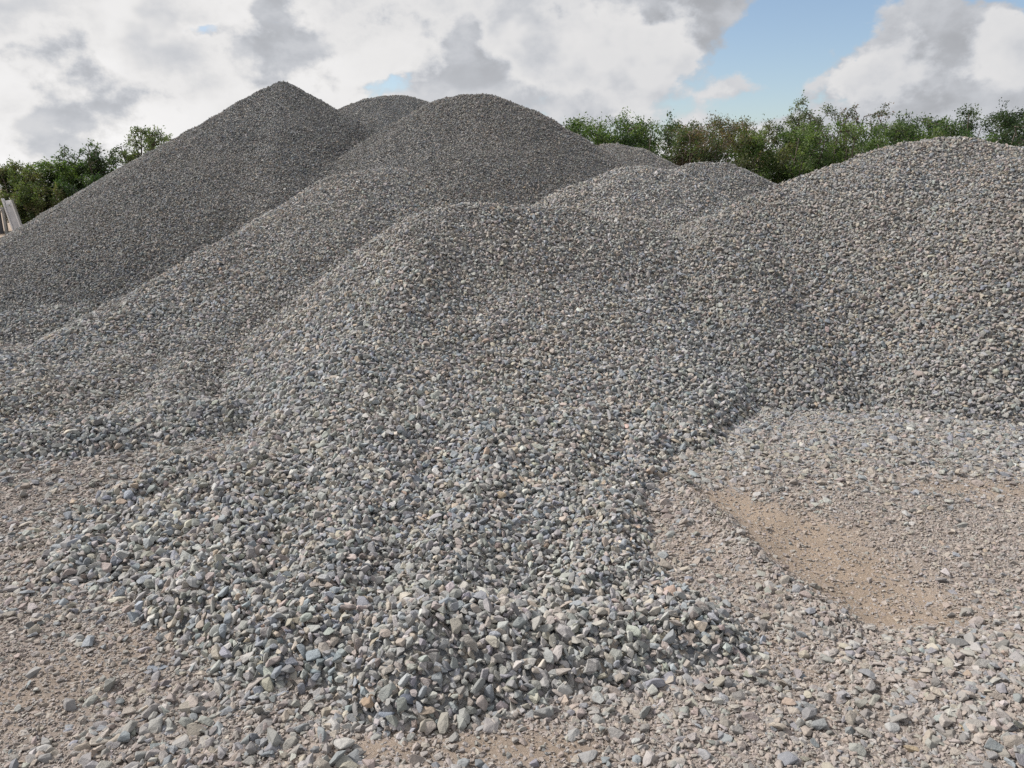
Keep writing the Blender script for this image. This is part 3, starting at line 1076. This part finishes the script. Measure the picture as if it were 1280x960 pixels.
# ------------------------------------------------------------------ world, sun
SUN_AZ, SUN_EL = rad(-74), rad(43)
sdir = Vector((math.sin(SUN_AZ) * math.cos(SUN_EL), math.cos(SUN_AZ) * math.cos(SUN_EL), math.sin(SUN_EL)))
ld = bpy.data.lights.new("sun", "SUN")
ld.energy, ld.angle, ld.color = 4.2, rad(8), (1.0, 0.965, 0.92)
lo = bpy.data.objects.new("sun", ld)
COL.objects.link(lo)
lo.rotation_euler = sdir.to_track_quat("Z", "Y").to_euler()

w = bpy.data.worlds.new("World")
scene.world = w
w.use_nodes = True
nt = w.node_tree
bg = nt.nodes["Background"]
bg.inputs["Strength"].default_value = 0.1
sky = nt.nodes.new("ShaderNodeTexSky")
sky.sky_type = "NISHITA"
sky.sun_disc = False
sky.sun_elevation, sky.sun_rotation = SUN_EL, SUN_AZ


def M(op, a, b=None, c=None, clamp=False):
    n = nt.nodes.new("ShaderNodeMath")
    n.operation = op
    n.use_clamp = clamp
    for i, v in enumerate((a, b, c)):
        if v is None:
            continue
        if isinstance(v, (int, float)):
            n.inputs[i].default_value = v
        else:
            L(nt, v, n.inputs[i])
    return n.outputs[0]


def MR(v, a, b, c=0.0, d=1.0, smooth=True):
    n = nt.nodes.new("ShaderNodeMapRange")
    n.interpolation_type = "SMOOTHSTEP" if smooth else "LINEAR"
    for i, q in enumerate((v, a, b, c, d)):
        if isinstance(q, (int, float)):
            n.inputs[i].default_value = q
        else:
            L(nt, q, n.inputs[i])
    return n.outputs[0]


tc = nt.nodes.new("ShaderNodeTexCoord")
sx = nt.nodes.new("ShaderNodeSeparateXYZ")
L(nt, tc.outputs["Generated"], sx.inputs[0])
az = M("ARCTAN2", sx.outputs[0], sx.outputs[1])
el = M("ARCSINE", sx.outputs[2])


def sky_ang(px, py):
    v = pt(px, py, 1.0) - np.array([0, 0, CAM_Z])
    v /= np.linalg.norm(v)
    return math.atan2(v[0], v[1]), math.asin(v[2])


def vec(a, b, c=0.0):
    n = nt.nodes.new("ShaderNodeCombineXYZ")
    for i, q in enumerate((a, b, c)):
        if isinstance(q, (int, float)):
            n.inputs[i].default_value = q
        else:
            L(nt, q, n.inputs[i])
    return n.outputs[0]


def wnoise(v, scale, detail, rough, dist=0.0, puffy=0.0):
    n = n_noise(nt, scale, detail, rough, v)
    n.inputs["Distortion"].default_value = dist
    if not puffy:
        return n.outputs["Fac"]
    acc = None                                       # rounded, cauliflower-like lumps: folded noise in three sizes
    for sc, amp in ((scale * 1.3, 0.5), (scale * 2.9, 0.3), (scale * 6.5, 0.2)):
        q = n_noise(nt, sc, 0, 0.5, v).outputs["Fac"]
        t = M("MULTIPLY", M("ABSOLUTE", M("SUBTRACT", q, 0.5)), 2.2 * amp)
        acc = t if acc is None else M("ADD", acc, t)
    return M("ADD", M("MULTIPLY", n.outputs["Fac"], 1 - puffy), M("MULTIPLY", M("ADD", acc, 0.22), puffy))


wn = n_noise(nt, 11.0, 5, 0.6, vec(az, M("MULTIPLY", el, 1.3), 4.7))
wsep = nt.nodes.new("ShaderNodeSeparateColor")
L(nt, wn.outputs["Color"], wsep.inputs[0])
azw = M("ADD", az, M("MULTIPLY", M("SUBTRACT", wsep.outputs[0], 0.5), 0.13))
elw = M("ADD", el, M("MULTIPLY", M("SUBTRACT", wsep.outputs[1], 0.5), 0.09))


def wblob(px, py, rx, ry):
    u0, v0 = sky_ang(px, py)
    a = M("MULTIPLY", M("SUBTRACT", azw, u0), F_PX / rx)
    b = M("MULTIPLY", M("SUBTRACT", elw, v0), F_PX / ry)
    r2 = M("ADD", M("MULTIPLY", a, a), M("MULTIPLY", b, b))
    return M("EXPONENT", M("MULTIPLY", r2, -1.0))


elv = M("MULTIPLY", el, 1.45)
V0 = vec(az, elv, 0.35)
V1 = vec(M("ADD", az, -0.016), M("ADD", elv, 0.026), 0.35)       # a little towards the sun
n_a = wnoise(V0, 7.0, 9, 0.58, 0.1, 0.12)
n_b = wnoise(V1, 7.0, 9, 0.58, 0.1, 0.12)
big = wnoise(V0, 2.6, 3, 0.5)

bias = None
for px, py, rx, ry, wgt in (
        (1005, 30, 60, 48, -0.34), (960, 85, 42, 42, -0.26), (905, 128, 60, 18, -0.16), (1090, -60, 120, 50, -0.3), (1262, -5, 60, 22, -0.30),
        (345, 18, 34, 15, -0.22), (575, 62, 24, 38, -0.24), (492, 106, 32, 14, -0.22), (265, 46, 34, 10, -0.15), (1000, 140, 60, 14, -0.15),
        (1110, 75, 75, 62, 0.20), (1230, 75, 110, 75, 0.22), (1035, 110, 28, 20, 0.14), (890, 115, 30, 16, 0.12),
        (760, 55, 170, 70, 0.20), (430, 60, 190, 90, 0.16), (120, 80, 260, 130, 0.20), (640, 30, 120, 60, 0.12)):
    t = M("MULTIPLY", wblob(px, py, rx, ry), wgt)
    bias = t if bias is None else M("ADD", bias, t)
dens = M("ADD", M("ADD", M("MULTIPLY_ADD", n_a, 1.35, -0.16), bias), M("MULTIPLY", M("SUBTRACT", big, 0.5), 0.35))
alpha = MR(dens, 0.36, 0.50)
soft = wnoise(V0, 4.2, 4, 0.5)
lit = MR(M("SUBTRACT", n_a, n_b), -0.10, 0.12)
# far layer: soft pale grey sheet; it is brighter towards the sun at the upper left
glow = wblob(40, 70, 520, 330)
thick = MR(M("ADD", M("MULTIPLY", dens, 0.5), M("MULTIPLY", soft, 0.9)), 0.55, 0.86)
sheet = M("SUBTRACT", 4.75, M("MULTIPLY", thick, 0.9))
sheet = M("ADD", sheet, M("MULTIPLY", M("SUBTRACT", lit, 0.5), 1.3))
sheet = M("ADD", sheet, M("MULTIPLY", glow, 0.7))
# near layer: heaped clouds with shining rims and grey bellies
V2 = vec(M("ADD", az, 3.1), M("MULTIPLY", el, 1.25), 1.7)
V3 = vec(M("ADD", az, 3.075), M("MULTIPLY_ADD", el, 1.25, 0.035), 1.7)
p_a = wnoise(V2, 6.0, 9, 0.57)
p_b = wnoise(V3, 6.0, 4, 0.55)
p_c = wnoise(V2, 6.0, 4, 0.55)
dens2 = M("ADD", p_a, M("MULTIPLY", bias, 0.55))
a2 = M("MULTIPLY", MR(dens2, 0.50, 0.60), alpha)
belly = MR(dens2, 0.50, 0.76)
up_lit = MR(M("SUBTRACT", p_c, p_b), -0.09, 0.09)
puff = M("ADD", 6.15, M("MULTIPLY", glow, 1.2))
puff = M("SUBTRACT", puff, M("MULTIPLY", belly, M("SUBTRACT", 2.5, M("MULTIPLY", up_lit, 2.0))))
core = M("ADD", M("MULTIPLY", sheet, M("SUBTRACT", 1.0, a2)), M("MULTIPLY", puff, a2))
core = M("ADD", core, M("MULTIPLY", MR(el, 0.3, 1.0), 2.0))
hz = MR(el, 0.10, 0.02)
core = M("ADD", core, M("MULTIPLY", hz, 0.7))
cc = nt.nodes.new("ShaderNodeMix")
cc.data_type = "RGBA"
cc.inputs[6].default_value = (0.955, 0.985, 1.045, 1)
cc.inputs[7].default_value = (1.0, 0.99, 0.985, 1)
L(nt, MR(core, 4.2, 6.6), cc.inputs["Factor"])
cs = nt.nodes.new("ShaderNodeVectorMath")
cs.operation = "SCALE"
L(nt, cc.outputs[2], cs.inputs[0])
L(nt, core, cs.inputs["Scale"])
mx = nt.nodes.new("ShaderNodeMix")
mx.data_type = "RGBA"
L(nt, alpha, mx.inputs["Factor"])
ssc = nt.nodes.new("ShaderNodeVectorMath")
ssc.operation = "MULTIPLY"
L(nt, sky.outputs[0], ssc.inputs[0])
ssc.inputs[1].default_value = (1.14, 1.12, 1.12)
L(nt, ssc.outputs[0], mx.inputs[6])
L(nt, cs.outputs[0], mx.inputs[7])
L(nt, mx.outputs[2], bg.inputs["Color"])

scene.view_settings.view_transform = "Standard"
scene.view_settings.look = "None"
scene.view_settings.gamma = 1
scene.view_settings.use_curve_mapping = False
scene.view_settings.exposure = 0.33
scene.render.engine = "CYCLES"
scene.cycles.max_bounces = 4
scene.cycles.diffuse_bounces = 2
scene.cycles.use_denoising = False
